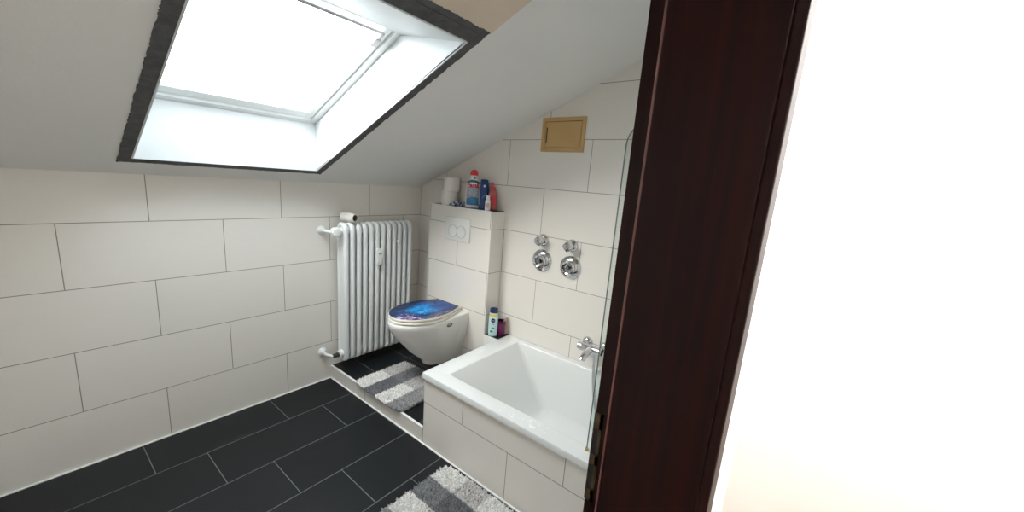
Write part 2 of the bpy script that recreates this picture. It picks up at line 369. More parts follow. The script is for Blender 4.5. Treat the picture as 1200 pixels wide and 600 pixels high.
# hallway around the camera
HX, HY, HZ = -.35, -3.9, 2.45
struct(MB().box((-3.4,YH,-.06),(HX+T,HY-T,0)).build('floor_hall', M_['hall_floor'], smooth=False))
struct(MB().box((HX,YH,-.02),(HX+T,HY-T,HZ)).build('wall_hall_right', M_['plaster_white'], smooth=False))
struct(MB().box((-3.4,HY,-.02),(HX+T,HY-T,HZ)).build('wall_hall_front', M_['plaster_white'], smooth=False))
struct(MB().box((-3.4-T,YH,-.02),(-3.4,HY-T,HZ)).build('wall_hall_left', M_['plaster_white'], smooth=False))
struct(MB().box((-3.4-T,YH,-.02),(XL-T,YH+T,HZ)).build('wall_hall_back', M_['plaster_white'], smooth=False))
struct(MB().box((-3.4-T,YF-.02,HZ),(HX+T,HY-T,HZ+.05)).build('ceiling_hall', M_['plaster_white'], smooth=False))
LX, LY = -.95, -3.25  # added lamp, out of view: brightens the hall wall and fills the bathroom
hl = thing('hall_fill_lamp', (LX,LY,HZ), 'added fill lamp, a white glass dome on the hallway ceiling', 'lamp')
MB().lathe([(.0,-.09),(.06,-.083),(.105,-.06),(.125,-.025),(.125,-.015)], 32).build('shade', M_['lamp'], hl)
MB().lathe([(.13,-.015),(.13,0),(0,0)], 32).build('base', M_['white_plastic'], hl)

# ------------------------------------------------------------------ radiator
RX0, PITCH, NS = -.747, .0475, 12
RY0, RY1, RZ0, RZ1 = -.042, -.150, .150, 1.160
rad = thing('radiator', (RX0+PITCH*NS/2, -.096, .095), 'white column radiator on the tiled wall beside the toilet', 'radiator')
ox, oy, oz = rad.location
sec = MB()
yA, yB = RY0-.015-oy, RY1+.015-oy; zA, zB = RZ0+.02-oz, RZ1-.02-oz; rr = .034
path = []
def arc(cy, cz, r, a0, a1, k=6): return [(0, cy+r*math.cos(a0+(a1-a0)*i/k), cz+r*math.sin(a0+(a1-a0)*i/k)) for i in range(k+1)]
path += arc(yB+rr, zB-rr, rr, PI, PI/2) + arc(yA-rr, zB-rr, rr, PI/2, 0) + arc(yA-rr, zA+rr, rr, 0, -PI/2) + arc(yB+rr, zA+rr, rr, -PI/2, -PI)
sec.tube(path, .0178, 12, closed=True, rx=.0155)
sec.tube([(0,(yA+yB)/2,zA+.0),(0,(yA+yB)/2,zB)], .012, 10)
sec.add([(x,y,z) for x in (-.010,.010) for y,z in ((yA,zA+.012),(yB,zA+.012),(yB,zB-.012),(yA,zB-.012))], [(0,1,2,3),(7,6,5,4),(0,4,5,1),(1,5,6,2),(2,6,7,3),(3,7,4,0)])
for z in (zA+.045, zB-.045): sec.tube([(-PITCH/2,(yA+yB)/2,z),(PITCH/2,(yA+yB)/2,z)], .026, 16)
s0 = sec.build('section', M_['radiator'], rad); s0.location = (RX0+PITCH/2-ox, 0, 0)
for i in range(1, NS):
    s_ = s0.copy(); COL.objects.link(s_); s_.parent = rad; s_.location = (RX0+PITCH*(i+.5)-ox, 0, 0)
def loc(x, y, z): return (x-ox, y-oy, z-oz)
vp = MB(); vp.tube([loc(-.82,-.0,1.095),loc(-.82,-.06,1.095),loc(-.81,-.085,1.095),loc(-.79,-.098,1.094),loc(RX0,-.098,1.092)], .011, 12)
vv = vp.build('supply_pipe', M_['white_plastic'], rad)
MB().lathe([(.03,0),(.03,.006),(.022,.012),(.014,.03)], 20, loc(-.82,-.001,1.095), (0,-1,0)).build('pipe_rosette', M_['white_plastic'], rad)
kn = MB()
loops = []
for r_, z_ in ((.018,0),(.029,.004),(.031,.012),(.031,.036),(.027,.044),(.014,.046)):
    loops.append([(-.792-ox+ (r_*(1+.05*(1 if i % 4 < 2 else -1)*(r_>.02)))*math.cos(2*PI*i/40), -.098-oy-z_-.012, 1.098-oz+(r_*(1+.05*(1 if i % 4 < 2 else -1)*(r_>.02)))*math.sin(2*PI*i/40)) for i in range(40)])
kn.loft(loops); kn.build('valve_knob', M_['white_plastic'], rad, smooth=True)
MB().lathe([(.0135,-.018),(.0135,.02),(.0165,.022),(.0165,.04),(.012,.042)], 8, loc(-.775,-.098,1.094), (1,0,0)).build('valve_body', M_['white_plastic'], rad)
lp = MB(); lp.tube([loc(-.83,0,.222),loc(-.83,-.05,.220),loc(-.822,-.075,.216),loc(-.805,-.09,.212),loc(-.795,-.096,.211)], .010, 12); lp.build('return_pipe', M_['white_plastic'], rad)
MB().lathe([(.032,0),(.032,.006),(.024,.014),(.014,.03)], 20, loc(-.83,-.001,.222), (0,-1,0)).build('pipe_rosette', M_['white_plastic'], rad)
MB().lathe([(.012,-.022),(.0165,-.02),(.0165,-.004),(.014,-.003),(.014,.006),(.0175,.007),(.0175,.024),(.012,.026)], 8, loc(-.782,-.096,.211), (1,0,0)).build('union_nut', M_['radiator_dark'], rad)['label'] = 'dark metal union nut'
MB().lathe([(.022,0),(.026,.004),(.026,.014),(.020,.022)], 20, loc(-.762,-.096,.214), (1,0,0)).build('reducer', M_['white_plastic'], rad)
MB().lathe([(.014,0),(.014,.012),(.008,.018),(.008,.026),(0,.027)], 8, loc(RX0+NS*PITCH-.002,-.096,1.10), (1,0,0)).build('vent_plug', M_['metal_gray'], rad)
mt = MB().box(loc(-.505,-.146,.848),loc(-.468,-.176,.965)).build('heat_meter', M_['white_plastic'], rad, bevel=.004)
MB().box(loc(-.497,-.1755,.925),loc(-.476,-.1772,.938)).build('display', M_['p_grey'], mt, smooth=False)
MB().lathe([(.012,0),(.014,.004),(.014,.016),(.009,.022),(0,.024)], 16, loc(-.312,-.136,1.003), (0,-1,0)).box(loc(-.318,-.148,.985),loc(-.306,-.156,1.022)).build('clamp_screw', M_['white_plastic'], rad)

# nearly empty roll lying on the radiator
def paper_roll(name, R, r, h, o, axis, core=True):
    pr = MB(); prof = [(r,0),(R-.0045,0),(R-.001,.0015),(R,.005),(R,h-.005),(R-.001,h-.0015),(R-.0045,h),(r,h)]
    nn = 36; q_ = Vector((0,0,1)).rotation_difference(Vector(axis)).to_matrix()
    lo = [[q_ @ Vector((a*math.cos(2*PI*i/nn), a*math.sin(2*PI*i/nn), z)) for i in range(nn)] for a, z in prof]
    lo.append(lo[0]); pr.loft(lo, False, False)
    return pr
ax = Vector((.30, -.95, -.02)).normalized()
t = thing('toilet_roll', (-.690,-.040,1.1885), 'nearly empty white toilet roll lying on top of the radiator', 'toilet roll')
paper_roll('paper', .031, .0215, .105, None, ax).build('paper', M_['paper'], t)
q_ = Vector((0,0,1)).rotation_difference(ax).to_matrix(); cr = MB(); nn = 28
lo = [[q_ @ Vector((a*math.cos(2*PI*i/nn), a*math.sin(2*PI*i/nn), z)) for i in range(nn)] for a, z in ((.0200,.0005),(.0215,.0005),(.0215,.1045),(.0200,.1045))]; lo.append(lo[0])
cr.loft(lo, False, False).build('cardboard_core', M_['card'], t)

# ------------------------------------------------------------------ toilet
TY = -.585
toi = thing('toilet', (XB, TY, .111), 'white wall-hung toilet with a blue underwater picture on the lid', 'toilet', rotz=PI)
def dshape(L, w_, b_, xm, x0=0., n=26, p=2.0):
    pts = []
    for i in range(n+1):
        t = i/n
        if t < .35: u = t/.35; x = x0 + (xm-x0)*u; y = b_ + (w_-b_)*math.sin(u*PI/2)
        else:
            a = (t-.35)/.65*PI/2; x = xm + (L-xm)*math.sin(a)**(2/p); y = w_*max(0, math.cos(a))**(2/p)
        pts.append((x, y))
    return pts + [(x, -y) for x, y in pts[-2::-1]]
lv = [(.168,.236,.074,.090,.10),(.176,.258,.086,.100,.10),(.192,.264,.092,.104,.11),(.205,.268,.096,.106,.12),(.24,.308,.104,.110,.14),(.30,.375,.122,.120,.18),(.37,.438,.143,.134,.21),(.44,.500,.164,.150,.24),(.49,.526,.175,.160,.26),(.515,.535,.180,.164,.27),(.535,.537,.181,.166,.27),(.546,.534,.179,.166,.27),(.550,.526,.173,.162,.27)]
bw = MB()
bw.loft([[(x, y, z-.095) for x, y in dshape(L, w_, b_, xm)] for z, L, w_, b_, xm in lv])
bowl = bw.build('bowl', M_['ceramic'], toi, angle=50)
# raised flank of the foot against the wall
fl = MB()
fl.loft([[(x, y, z-.095) for x, y in dshape(L, w_, b_, xm, n=20)] for z, L, w_, b_, xm in [(.16,.12,.104,.106,.04),(.22,.13,.112,.114,.04),(.32,.14,.132,.134,.05),(.42,.15,.155,.157,.05),(.50,.16,.166,.168,.05),(.53,.15,.166,.168,.05)]])
fl.build('mounting_foot', M_['ceramic'], toi, angle=50)
for sgn in (1, -1):
    cp = MB().lathe([(.017,0),(.017,.004),(.012,.006),(.009,.002),(0,.002)], 18, (.195,sgn*.1755,.412), (0,sgn,-.1), sx=1.5, sy=.9).build('fixing_cap', M_['chrome_dark'], toi)
def ringout(L, w_, b_, xm, x0, zs_):
    return [[(x, y, z-.095) for x, y in dshape(L*k+(1-k)*.27, w_*k, b_*k, xm, x0+(1-k)*.2)] for z, k in zs_]
se_ = MB().loft(ringout(.532,.181,.115,.28,.035,[(.551,.985),(.554,1),(.566,1),(.570,.985)])); se_.build('seat', M_['seat'], toi, angle=50)
ld = MB().loft(ringout(.530,.180,.112,.28,.042,[(.572,.985),(.575,1),(.586,1),(.5895,.99)])); lid = ld.build('lid', M_['seat'], toi, angle=50)
# printed picture on the lid
pm = bpy.data.materials.new('lid_print'); pm.use_nodes = True; nt = pm.node_tree; L = nt.links.new; bs = nt.nodes['Principled BSDF']; bs.inputs['Roughness'].default_value = .32; bs.inputs['Specular IOR Level'].default_value = .3
tc = nt.nodes.new('ShaderNodeTexCoord')
def nz(scale, det=4, dist=0.):
    k = nt.nodes.new('ShaderNodeTexNoise'); k.inputs['Scale'].default_value = scale; k.inputs['Detail'].default_value = det; k.inputs['Distortion'].default_value = dist; L(tc.outputs['Object'], k.inputs['Vector']); return k.outputs['Fac']
def ramp(fac, stops):
    r = nt.nodes.new('ShaderNodeValToRGB'); e_ = r.color_ramp.elements
    while len(e_) < len(stops): e_.new(.5)
    for el, (p_, c_) in zip(e_, stops): el.position = p_; el.color = (*c_, 1)
    L(fac, r.inputs[0]); return r.outputs[0]
def mixc(f, a, b_):
    k = nt.nodes.new('ShaderNodeMix'); k.data_type = 'RGBA'; L(f, k.inputs[0]); L(a, k.inputs[6]); L(b_, k.inputs[7]); return k.outputs[2]
def blob(cx, cy, rx, ry, wob=.25):
    mp = nt.nodes.new('ShaderNodeMapping'); mp.vector_type = 'POINT'; mp.inputs['Location'].default_value = (-cx/rx, -cy/ry, 0); mp.inputs['Scale'].default_value = (1/rx, 1/ry, 0); L(tc.outputs['Object'], mp.inputs[0])
    ln_ = nt.nodes.new('ShaderNodeVectorMath'); ln_.operation = 'LENGTH'; L(mp.outputs[0], ln_.inputs[0])
    ad = nt.nodes.new('ShaderNodeMath'); ad.operation = 'MULTIPLY_ADD'; L(nz(22, 4, 1), ad.inputs[0]); ad.inputs[1].default_value = wob*4; L(ln_.outputs['Value'], ad.inputs[2])
    mr = nt.nodes.new('ShaderNodeMapRange'); mr.inputs['From Min'].default_value = 1.0+wob*2; mr.inputs['From Max'].default_value = .55+wob*2; L(ad.outputs[0], mr.inputs['Value']); return mr.outputs[0]
base = ramp(nz(16, 5, 1.2), [(.32,(.003,.007,.022)),(.46,(.004,.022,.085)),(.58,(.01,.06,.22)),(.68,(.08,.09,.14))])
cyan = ramp(nz(26, 4, 1.5), [(.32,(.004,.05,.22)),(.46,(.008,.19,.58)),(.58,(.02,.34,.72)),(.70,(.14,.50,.58))])
purp = ramp(nz(60, 5, .5), [(.36,(.02,.012,.06)),(.46,(.09,.05,.17)),(.56,(.26,.20,.36)),(.63,(.80,.76,.82))])
dark = ramp(nz(34, 4, .8), [(.35,(.004,.008,.03)),(.6,(.01,.03,.09)),(.72,(.25,.33,.38))])
brwn = ramp(nz(45, 4, .8), [(.35,(.02,.03,.09)),(.52,(.10,.09,.16)),(.70,(.40,.34,.32))])
col = mixc(blob(.27,-.0,.16,.115,.2), base, cyan)
col = mixc(blob(.13,.02,.12,.08,.15), col, ramp(nz(20,3,.5), [(.35,(.006,.03,.15)),(.6,(.010,.085,.36))]))
col = mixc(blob(.40,-.13,.16,.06,.2), col, dark)
col = mixc(blob(.47,.09,.10,.11,.2), col, purp)
col = mixc(blob(.25,.15,.16,.045,.2), col, brwn)
L(col, bs.inputs['Base Color'])
pc = MB().loft([[(x, y, .5902-.095) for x, y in dshape(.530*.982+.018*.27,.180*.98,.112*.98,.28,.042+.006)],[(x, y, .5906-.095) for x, y in dshape(.530*.98+.02*.27,.180*.978,.112*.978,.28,.042+.007)]])
pc.build('picture_print', pm, lid, smooth=False)['label'] = 'blue and purple underwater picture'
for yy in (-.075, .075):
    MB().box((.004,yy-.02,.551-.095),(.045,yy+.02,.572-.095)).build('hinge', M_['seat'], toi, bevel=.005)

# flush plate
fp = thing('flush_plate', (XB, -.599, 1.147), 'white dual-button flush plate on the boxing above the toilet', 'flush plate', rotz=PI)
loops = []
for x, hy, hz in ((0,.124,.083),(.008,.124,.083),(.0115,.119,.078)):
    loops.append([(x,-hy,-hz),(x,hy,-hz),(x,hy,hz),(x,-hy,hz)])
MB().loft(loops).build('plate', M_['white_plastic'], fp, bevel=.003, smooth=True)
for yy, r_ in ((-.040,.041),(.044,.041)):
    b1 = MB().lathe([(r_,0),(r_,.0022),(r_-.002,.0032),(r_-.005,.0032),(r_-.006,.0018),(0,.0018)], 40, (.0115,yy,-.014), (1,0,0)).build('button', M_['white_plastic'], fp)
    MB().lathe([(r_+.0004,0),(r_+.0004,.0026),(r_+.0026,.0022),(r_+.0026,0)], 40, (.0115,yy,-.014), (1,0,0)).build('button_ring', M_['plastic_grey'], fp)
MB().lathe([(.020,0),(.020,.002),(.018,.0026),(.016,.0014),(0,.0014)], 30, (.0135,.044,-.014), (1,0,0)).build('water_mark', M_['white_plastic'], b1)

# ------------------------------------------------------------------ bathtub
tub = thing('bathtub', (-.39,-1.66,.0), 'white rectangular built-in bathtub with tiled front', 'bathtub')
tox, toy = -.39, -1.66
def rrect(x0, x1, y0, y1, r, z, k=8):
    pts = []
    for cx, cy, a0 in ((x1-r,y1-r,0),(x0+r,y1-r,PI/2),(x0+r,y0+r,PI),(x1-r,y0+r,1.5*PI)):
        for i in range(k+1):
            a = a0 + PI/2*i/k; pts.append((cx+r*math.cos(a)-tox, cy+r*math.sin(a)-toy, z))
    return pts
ZR = .446
tl = [rrect(-.764,-.014,-2.285,-1.048,.004,ZR-.033), rrect(-.786,-.003,-2.297,-1.0305,.005,ZR-.033), rrect(-.787,-.002,-2.298,-1.0295,.006,ZR-.006), rrect(-.785,-.003,-2.296,-1.031,.007,ZR-.0015), rrect(-.782,-.006,-2.293,-1.034,.008,ZR)]
# inner: x0 (front), x1 (back), y0 (far right end), y1 (left end)
tl += [rrect(-.700,-.058,-2.200,-1.146,.012,ZR), rrect(-.697,-.061,-2.197,-1.149,.013,ZR-.001), rrect(-.693,-.064,-2.193,-1.153,.016,ZR-.005)]
for t_, r_ in ((.15,.024),(.4,.032),(.7,.04),(.88,.045)):
    z = ZR-.005-(ZR-.005-.115)*t_
    tl.append(rrect(-.693+.048*t_,-.064-.047*t_,-2.193+.05*t_,-1.153-.263*t_,r_,z))
tl += [rrect(-.637,-.119,-2.133,-1.432,.05,.112), rrect(-.618,-.138,-2.115,-1.455,.06,.098), rrect(-.585,-.170,-2.08,-1.495,.08,.0925), rrect(-.45,-.30,-1.95,-1.62,.07,.089)]
MB().loft(tl, False, True).build('tub_shell', M_['acryl'], tub, angle=33)
MB().lathe([(.034,0),(.034,.002),(.027,.004),(.02,.003),(0,.003)], 28, (-.38-tox,-1.95-toy,.0895)).build('drain', M_['chrome'], tub)
# two wet marks on the front rim
wm = mat('water_film', (.9,.92,.92), .04, spec=.8); 
wd = MB()
rnd = random.Random(3)
for i in range(26):
    t_ = rnd.random(); x = -.742 + rnd.uniform(-.022,.022); y = -1.56 - .28*t_ + rnd.uniform(-.01,.01); r_ = rnd.uniform(.0015,.0052)
    wd.lathe([(r_,0),(r_*.9,.0006),(r_*.5,.0011),(0,.0013)], 10, (x,y,ZR), sx=rnd.uniform(.7,1.6), sy=rnd.uniform(.8,2.2))
tag(wd.build('water_drops', wm), 'water drops scattered on the front rim of the bathtub', 'water', kind='stuff')

# ------------------------------------------------------------------ wall fittings over the bath
def valve_handle(y, z, label):
    t = thing('wall_valve', (0,y,z), label, 'valve', rotz=PI, group='chrome stop valves over the bath')
    MB().lathe([(.041,0),(.041,.004),(.038,.012),(.030,.019),(.022,.022),(.020,.030)], 32, (0,0,0), (1,0,0)).build('rosette', M_['chrome'], t)
    k = MB(); loops = []; nn = 40
    for r_, x in ((.020,.026),(.028,.030),(.030,.036),(.030,.062),(.026,.070),(.015,.072),(.012,.069),(0.001,.069)):
        loops.append([(x, r_*(1+.10*math.cos(4*2*PI*i/nn)*(r_>.02))*math.cos(2*PI*i/nn), r_*(1+.10*math.cos(4*2*PI*i/nn)*(r_>.02))*math.sin(2*PI*i/nn)) for i in range(nn)])
    k.loft(loops); k.build('handle', M_['chrome'], t, angle=30)
    MB().lathe([(.006,0),(.006,.003),(0,.0032)], 14, (.0685,0,0), (1,0,0)).build('index_cap', M_['chrome_dark'], t)
    return t
va = valve_handle(-1.238, 1.158, 'small chrome stop valve above the left round rosette')
dup(va, (0,-1.450,1.154), 'small chrome stop valve above the right round rosette')
def shower_valve(y, z, label):
    t = thing('shower_valve', (0,y,z), label, 'valve', rotz=PI, group='large round chrome rosettes over the bath')
    MB().lathe([(.074,0),(.074,.004),(.071,.008),(.055,.017),(.041,.022)], 48, (0,0,0), (1,0,0)).build('rosette', M_['chrome'], t)
    MB().lathe([(.044,.020),(.046,.034),(.044,.040),(.037,.042),(.031,.039),(.030,.024),(.0,.023)], 40, (0,0,0), (1,0,0)).build('collar', M_['chrome'], t)
    MB().lathe([(.017,.022),(.017,.030),(.013,.035),(.012,.044),(.0,.046)], 8, (0,0,0), (1,0,0)).build('spindle', M_['chrome_dark'], t)
    return t
sv_ = shower_valve(-1.243, 1.024, 'large round chrome rosette, left of the pair over the bath')
dup(sv_, (0,-1.454,1.019), 'large round chrome rosette, right of the pair over the bath')

# tan access hatch
h = thing('access_hatch', (0,-1.309,1.81), 'tan metal access hatch high on the tiled wall', 'hatch', rotz=PI)
f = MB(); hw, hh = .148, .1005
for a, b_ in (((0,-hw,-hh),(.012,hw,-hh+.022)),((0,-hw,hh-.022),(.012,hw,hh)),((0,-hw,-hh+.022),(.012,-hw+.022,hh-.022)),((0,hw-.022,-hh+.022),(.012,hw,hh-.022))): f.box(a, b_)
f.build('frame', M_['tan'], h, bevel=.0015, smooth=False)
MB().box((0,-hw+.020,-hh+.020),(.004,hw-.020,hh-.020)).build('backing', M_['black'], h, smooth=False)
dr = MB().box((.003,-hw+.0250,-hh+.0250),(.0095,hw-.0250,hh-.0250)).build('door', M_['tan'], h, bevel=.0015, smooth=False)
MB().box((.0090,-hw+.033,-.050),(.0103,-hw+.0395,.042)).build('slot', M_['black'], dr, smooth=False)

# thermostatic bath mixer with hose
mx_ = thing('bath_mixer', (0,-1.672,.58), 'chrome bath mixer with hose above the bathtub', 'mixer tap', rotz=PI)
bx = -.068
def ml(x, y, z): return (-x, -(y+1.672), z-.58)
MB().tube([ml(bx,-1.600,.577),ml(bx,-1.752,.577)], .0225, 24).build('body', M_['chrome'], mx_, bevel=.002)
MB().lathe([(.022,0),(.0250,.002),(.0250,.074),(.023,.078),(0,.078)], 24, ml(bx,-1.610,.577), (0,1,0)).build('flow_handle', M_['chrome'], mx_)
MB().lathe([(.022,0),(.0250,.002),(.0250,.062),(.023,.066),(0,.066)], 24, ml(bx,-1.752,.577), (0,-1,0)).build('temperature_handle', M_['chrome'], mx_)
for y in (-1.628, -1.740):
    MB().lathe([(.034,0),(.034,.004),(.028,.014),(.018,.02),(.016,.05)], 32, ml(0,y,.585), (1,0,0)).build('rosette', M_['chrome'], mx_)
MB().tube([ml(bx,-1.684,.577),ml(bx-.03,-1.682,.572),ml(bx-.075,-1.680,.560),ml(bx-.10,-1.680,.546),ml(bx-.103,-1.680,.540)], [.021,.0205,.0195,.018,.017], 16).build('spout', M_['chrome'], mx_)
hp = [ml(bx,-1.708,.556),ml(bx,-1.710,.53),ml(bx-.004,-1.716,.46),ml(bx-.012,-1.728,.38),ml(bx-.03,-1.752,.30),ml(bx-.06,-1.80,.22),ml(bx-.10,-1.88,.16),ml(bx-.14,-1.97,.125),ml(bx-.16,-2.05,.12)]
def smooth_path(p, k=6):
    o = []; p = [Vector(x) for x in p]
    for i in range(len(p)-1):
        a = p[max(i-1,0)]; b_ = p[i]; c_ = p[i+1]; d_ = p[min(i+2,len(p)-1)]
        for j in range(k):
            t = j/k; o.append(.5*((2*b_)+(c_-a)*t+(2*a-5*b_+4*c_-d_)*t*t+(3*b_-a-3*c_+d_)*t**3))
    return o + [p[-1]]
MB().lathe([(.012,0),(.012,.022),(.009,.024)], 12, ml(bx,-1.708,.558), (0,0,-1)).build('hose_nut', M_['chrome'], mx_)
MB().tube(smooth_path(hp), .0072, 10).build('hose', M_['hose'], mx_)

# glass screen on the rim
gs = thing('shower_screen', (-.722,-2.15,ZR), 'clear glass shower screen standing on the bathtub rim', 'shower screen')
def gp(y, z, dx): return (dx, y+2.15, z-ZR)
out = [(-2.296,.452),(-2.000,.452)]
ce = (-2.000-.085, 1.752-.085)
for i in range(11): out.append((ce[0]+.085*math.cos(PI/2*i/10), ce[1]+.085*math.sin(PI/2*i/10)))
out.append((-2.296,1.752))
MB().prism([gp(y,z,-.003) for y,z in out], (.006,0,0)).build('pane', M_['screen'], gs, smooth=False)
MB().tube([gp(y,z,0) for y,z in out[1:-1]]+[gp(-2.296,1.752,0)], .0026, 6, rx=.0026).build('edge', M_['glass_edge'], gs)
MB().box((-.009,.016,1.617-ZR),(.009,.034,1.655-ZR)).build('clip', M_['white_plastic'], gs, bevel=.003)
MB().lathe([(.008,0),(.008,.008),(.005,.012),(0,.012)], 14, gp(-2.0,.446,0)).build('foot_stop', M_['gold'], gs)

# ------------------------------------------------------------------ things on the boxing
ZS = ZB
for k, (z, y, lab) in enumerate(((ZS,-.428,'white toilet roll at the bottom of the stack on the boxing'),(ZS+.1,-.446,'white toilet roll on top of the stack on the boxing'))):
    t = thing('toilet_roll', (-.070, y, z), lab, 'toilet roll', group='toilet rolls stacked on the boxing')
    paper_roll('paper', .0595, .0215, .0995, None, (0,0,1)).build('paper', M_['paper'], t)
    cr = MB(); lo = [[(a*math.cos(2*PI*i/28), a*math.sin(2*PI*i/28), zz) for i in range(28)] for a, zz in ((.0200,.0005),(.0215,.0005),(.0215,.0985),(.0200,.0985))]; lo.append(lo[0])
    cr.loft(lo, False, False).build('cardboard_core', M_['card'], t)

FR = math.atan2(-.62, -1)     # bottles face roughly towards the doorway
class Bottle:
    def __init__(s, prof, sx, sy): s.p = prof; s.sx = sx; s.sy = sy
    def R(s, z):
        p = s.p
        for (r0,z0),(r1,z1) in zip(p, p[1:]):
            if z0 <= z <= z1 and z1 > z0: return r0+(r1-r0)*(z-z0)/(z1-z0)
        return p[-1][0]
    def pt(s, a, z, off=.0006):
        r = s.R(z); return ((r*s.sx+off)*math.cos(a), (r*s.sy+off)*math.sin(a), z)
    def body(s, n=36): return MB().lathe(s.p, n, sx=s.sx, sy=s.sy)
    def patch(s, z0, z1, a0, a1, off=.0006, nz_=8, na=16, edge=None):
        m = MB(); vs = []; fs = []
        for i in range(nz_+1):
            for j in range(na+1):
                a = a0+(a1-a0)*j/na; u = j/na; lo_, hi_ = (z0, z1) if edge is None else edge(u, z0, z1)
                vs.append(s.pt(a, lo_+(hi_-lo_)*i/nz_, off))
        for i in range(nz_):
            for j in range(na): q0 = i*(na+1)+j; fs.append((q0, q0+1, q0+na+2, q0+na+1))
        return m.add(vs, fs)
    def disc(s, a, z, r, off=.0012, n=24, ry=None):
        R_ = s.R(z)*s.sy; ry = ry or r
        pts = [s.pt(a + r*k*math.cos(2*PI*i/n)/R_, z+ry*k*math.sin(2*PI*i/n), off) for k in (1,.55) for i in range(n)] + [s.pt(a, z, off)]
        return MB().add(pts, [(i,(i+1)%n,n+(i+1)%n,n+i) for i in range(n)] + [(n+i,n+(i+1)%n,2*n) for i in range(n)])
    def text(s, body, size, z, a=0., off=.0016, bold=0.):
        vs, fs = text_mesh(body, size, bold); R_ = s.R(z)*s.sy
        return MB().add([s.pt(a + x/R_, z+y, off) for x, y, _ in vs], fs)

# detergent bottle
t = thing('detergent_bottle', (-.075,-.668,ZS), 'white detergent bottle with red cap and blue label on the boxing', 'bottle', rotz=FR)
B = Bottle([(.040,0),(.050,.004),(.0535,.02),(.0545,.07),(.053,.12),(.0485,.160),(.041,.188),(.031,.205),(.0245,.217),(.0225,.228)], .72, 1.0)
bd = B.body().build('body', M_['p_white'], t)
B.patch(.022,.150,-.85,1.2,.0005).build('label', M_['p_grey'], bd)
B.patch(.022,.080,-.85,1.2,.0009, edge=lambda u,a,b_: (a, b_-.02*abs(2*u-1)**2)).build('label_base', M_['p_cyan'], bd)
B.patch(.178,.196,-1.3,1.3,.0009, edge=lambda u,a,b_: (a-.012*abs(2*u-1)**2, b_-.016*abs(2*u-1)**2)).build('label_band', M_['p_teal'], bd)
B.text('Persil', .041, .158, .05, bold=.0016).build('lettering', M_['p_ink'], bd, smooth=False)
B.disc(.35,.209,.007).build('emblem', M_['p_teal'], bd)
MB().lathe([(.0265,.226),(.028,.228),(.028,.246),(.0255,.252),(.021,.259),(.012,.265),(0,.267)], 30).build('cap', M_['p_red'], t)

# blue bottle
t = thing('shampoo_bottle', (-.068,-.762,ZS), 'dark blue flat shampoo bottle between white bottle and red bottle', 'bottle', rotz=FR)
B = Bottle([(.026,0),(.030,.003),(.031,.012),(.0335,.05),(.0345,.09),(.033,.14),(.0285,.185),(.0265,.200),(.022,.204),(0,.2045)], .62, 1.)
bd = B.body().build('body', M_['p_blue'], t)
B.patch(.03,.17,-1.9,-.95,.0006).build('side_strip', M_['p_film'], bd)
B.patch(.075,.125,-.25,.75,.0007, edge=lambda u,a,b_: (a+.03*u, a+.034*u+.006)).build('label_wave', M_['p_cyan'], bd)
B.disc(.2,.16,.008).build('emblem', M_['p_film'], bd)
MB().lathe([(.0285,0),(.0315,.002),(.0325,.026),(.0322,.028)], 36, sx=.64, sy=1.01).build('cap', M_['p_blue'], t)

# small white bottle
t = thing('cream_bottle', (-.108,-.838,ZS), 'small white bottle standing in front of the red bottle', 'bottle', rotz=FR)
B = Bottle([(.016,0),(.0185,.002),(.019,.006),(.019,.062),(.0165,.069),(.012,.073)], 1, 1)
bd = B.body(28).build('body', M_['p_white'], t)
B.patch(.02,.05,-.7,.7).build('label', M_['p_pink'], bd)
MB().lathe([(.0135,.0725),(.0138,.074),(.0132,.099),(.011,.101),(0,.1012)], 24).build('cap', M_['p_white'], t)

# red spray bottle
t = thing('spray_bottle', (-.045,-.824,ZS), 'red spray bottle with upright nozzle at the right end of the boxing', 'bottle', rotz=FR)
B = Bottle([(.025,0),(.029,.003),(.030,.010),(.030,.112),(.026,.126),(.016,.136),(.012,.144)], .85, 1.)
bd = B.body().build('body', M_['p_redpink'], t)
B.patch(.03,.10,-.9,.9).build('label', M_['p_red'], bd)
MB().lathe([(.015,.143),(.0155,.145),(.0150,.158),(.008,.162)], 20).build('collar', M_['p_red'], t)
MB().tube([(0,0,.160),(0,-.004,.175),(.0,-.007,.184),(.002,-.008,.192)], [.008,.0085,.0065,.0045], 12).build('nozzle', M_['p_red'], t)

# crumpled film packet
bm_ = bmesh.new(); bmesh.ops.create_icosphere(bm_, subdivisions=4, radius=1)
rn = random.Random(11)
for v in bm_.verts:
    p_ = v.co.copy(); k = 1 + .40*noise.noise(p_*2.3+Vector((3,1,7))) + .28*abs(noise.noise(p_*5.5)) ; v.co = Vector((p_.x*.036*k, p_.y*.058*k, max(-.010, p_.z*.027*k)))
me = bpy.data.meshes.new('crumpled_packet'); bm_.to_mesh(me); bm_.free()
cm = bpy.data.materials.new('film_print'); cm.use_nodes = True; nt = cm.node_tree; L = nt.links.new; bs2 = nt.nodes['Principled BSDF']; bs2.inputs['Roughness'].default_value = .3
tcn = nt.nodes.new('ShaderNodeTexCoord'); nzn = nt.nodes.new('ShaderNodeTexNoise'); nzn.inputs['Scale'].default_value = 48; nzn.inputs['Detail'].default_value = 2; L(tcn.outputs['Object'], nzn.inputs['Vector'])
rp = nt.nodes.new('ShaderNodeValToRGB'); rp.color_ramp.interpolation = 'CONSTANT'; ee = rp.color_ramp.elements; ee[0].color = (.008,.01,.025,1); ee[1].position = .47; ee[1].color = (.55,.60,.68,1); x_ = ee.new(.62); x_.color = (.05,.10,.28,1)
L(nzn.outputs['Fac'], rp.inputs[0]); L(rp.outputs[0], bs2.inputs['Base Color'])
